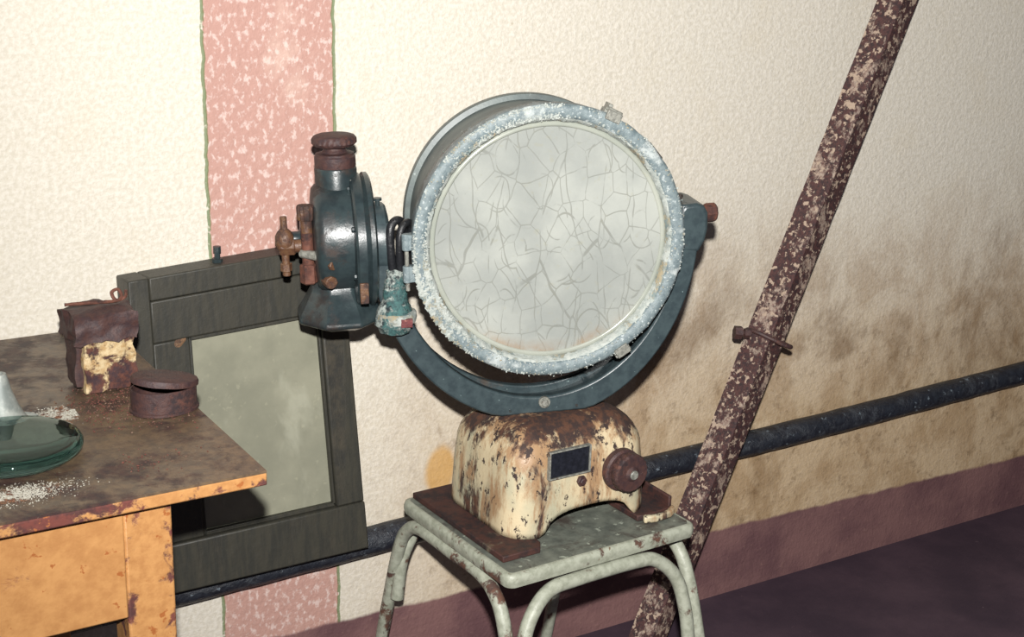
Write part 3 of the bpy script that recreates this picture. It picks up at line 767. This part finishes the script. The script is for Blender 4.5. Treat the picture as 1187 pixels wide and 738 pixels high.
b_.cyl((-.376,-.024,.010),(-.376,-.024,.034), .0048, 12, ch=.001); b_.cyl((-.376,-.024,-.016),(-.376,-.024,-.052), .0058, 12, ch=.001); b_.lathe([(0,-.016),(.010,-.014),(.0135,-.006),(.0135,.006),(.010,.012),(.006,.016)], (-.376,-.024,0), 'Z', 20)
b_.cyl((-.376,-.024,-.034),(-.376,-.024,-.046), .0082, 6, ch=.001)
b_.rough(.0009, 90); b_.build('petcock_valve', M_brass, sp_)
# tray below
b_ = MB(); NS = 8
def octo(rx, ry, z, cx=-.294, cy=-.004, sq=.41): return [V(cx+rx*(1 if i in (0,7) else .42 if i in (1,6) else -.42 if i in (2,5) else -1), cy+ry*(.42 if i in (0,3) else 1 if i in (1,2) else -1 if i in (5,6) else -.42), z) for i in range(8)]
lv = [octo(.038,.036,-.055), octo(.040,.040,-.070), octo(.053,.058,-.094), octo(.060,.070,-.106), octo(.061,.071,-.112), octo(.057,.066,-.115), octo(.042,.05,-.122)]
rings = [[b_.bm.verts.new(p) for p in r_] for r_ in lv]
for A, B in zip(rings[:-1], rings[1:]):
    for i in range(8): b_.bm.faces.new((A[i], A[(i+1) % 8], B[(i+1) % 8], B[i]))
b_.bm.faces.new(rings[0]); b_.bm.faces.new(list(reversed(rings[-1])))
b_.build('lower_cover', M_gear, gh, bevel=.003, seg=3, sharp=30)
# cables
b_ = MB()
b_.tube(smooth_path([(-.219,-.050,-.046),(-.221,-.054,-.02),(-.222,-.055,.012),(-.219,-.053,.028),(-.211,-.048,.034),(-.203,-.040,.028),(-.199,-.028,.008),(-.196,-.004,-.02)], 8), .0062, 12)
b_.tube(smooth_path([(-.209,-.052,-.046),(-.210,-.058,-.02),(-.209,-.060,.010),(-.204,-.056,.026),(-.196,-.048,.030),(-.190,-.036,.022),(-.187,-.02,.0)], 8), .0056, 12)
b_.tube(smooth_path([(-.200,-.040,-.055),(-.199,-.046,-.03),(-.195,-.044,.0),(-.190,-.030,.012)], 8), .0050, 12)
cbl = part(b_, 'cable', M_black)
# corroded connector
b_ = MB()
def ck(a_, k): return 1 + .06*noise.noise(V(cos(a_)*3, sin(a_)*3, k*.9)) + .05*noise.noise(V(cos(a_)*9, sin(a_)*9, k*1.3))
b_.lathe([(.009,.0),(.0125,-.003),(.0125,-.012),(.0155,-.016),(.0165,-.022),(.0150,-.026),(.0175,-.030),(.0180,-.040),(.0185,-.048),(.0225,-.054),(.0255,-.062),(.0268,-.070),(.0275,-.082),(.0250,-.086),(.0225,-.092),(.0180,-.094),(0,-.094)], (0,0,0), 'Z', 40, rfun=ck)
b_.rough(.0022, 110)
cn_ = b_.build('cable_connector', M_copper, cbl, loc=V(-.215,-.052,-.036), rot=(0, radians(4), 0))
b_ = MB(); b_.lathe([(.0270,-.062),(.0286,-.064),(.0290,-.071),(.0282,-.077),(.0268,-.078)], (0,0,0), 'Z', 40, rfun=lambda a_, k: 1+.05*noise.noise(V(cos(a_)*6, sin(a_)*6, k))); b_.rough(.0012, 120)
for v in list(b_.bm.verts): v.co += V(-.217,-.052,-.036)
b_.build('white_band', M_crust, cbl)
b_ = MB(); b_.box((-.206,-.0790,-.109), (.016,.006,.012)); b_.sub(2); b_.rough(.001, 150); b_.build('red_mark', M_redtag, cbl)

# ------------------------------------------------------------------ light: on-camera flash a little above the lens, weak room light
L_ = bpy.data.lights.new('camera_flash', 'SPOT'); L_.energy = 425; L_.shadow_soft_size = .02; L_.color = (1.0, .978, .945)
L_.spot_size = radians(130); L_.spot_blend = 1.0
lo = bpy.data.objects.new('camera_flash', L_); COL.objects.link(lo); lo.location = (-.005, -2.01, 1.385+.158)
ya = radians(32+21); pt = radians(-9)
lo.rotation_euler = V(sin(ya)*cos(pt), cos(ya)*cos(pt), sin(pt)).to_track_quat('-Z','Y').to_euler()
W_ = bpy.data.worlds.new('room'); SC.world = W_; W_.use_nodes = True
bg = W_.node_tree.nodes['Background']; bg.inputs[0].default_value = (.75, .80, 1.0, 1); bg.inputs[1].default_value = .07

# ------------------------------------------------------------------ camera
cam = bpy.data.cameras.new('camera'); cam.sensor_fit = 'HORIZONTAL'; cam.sensor_width = 36; cam.lens = 1650/1187*36
co = bpy.data.objects.new('camera', cam); COL.objects.link(co); SC.camera = co
Mc = Matrix.Rotation(radians(-32), 3, 'Z') @ Matrix.Rotation(radians(90-17), 3, 'X') @ Matrix.Rotation(radians(1.6), 3, 'Z')
co.matrix_world = Matrix.Translation((0, -2.0, 1.385)) @ Mc.to_4x4()
cam.clip_start = .02

SC.view_settings.view_transform = 'Standard'; SC.view_settings.look = 'None'
SC.view_settings.gamma = 1; SC.view_settings.exposure = 0; SC.view_settings.use_curve_mapping = False
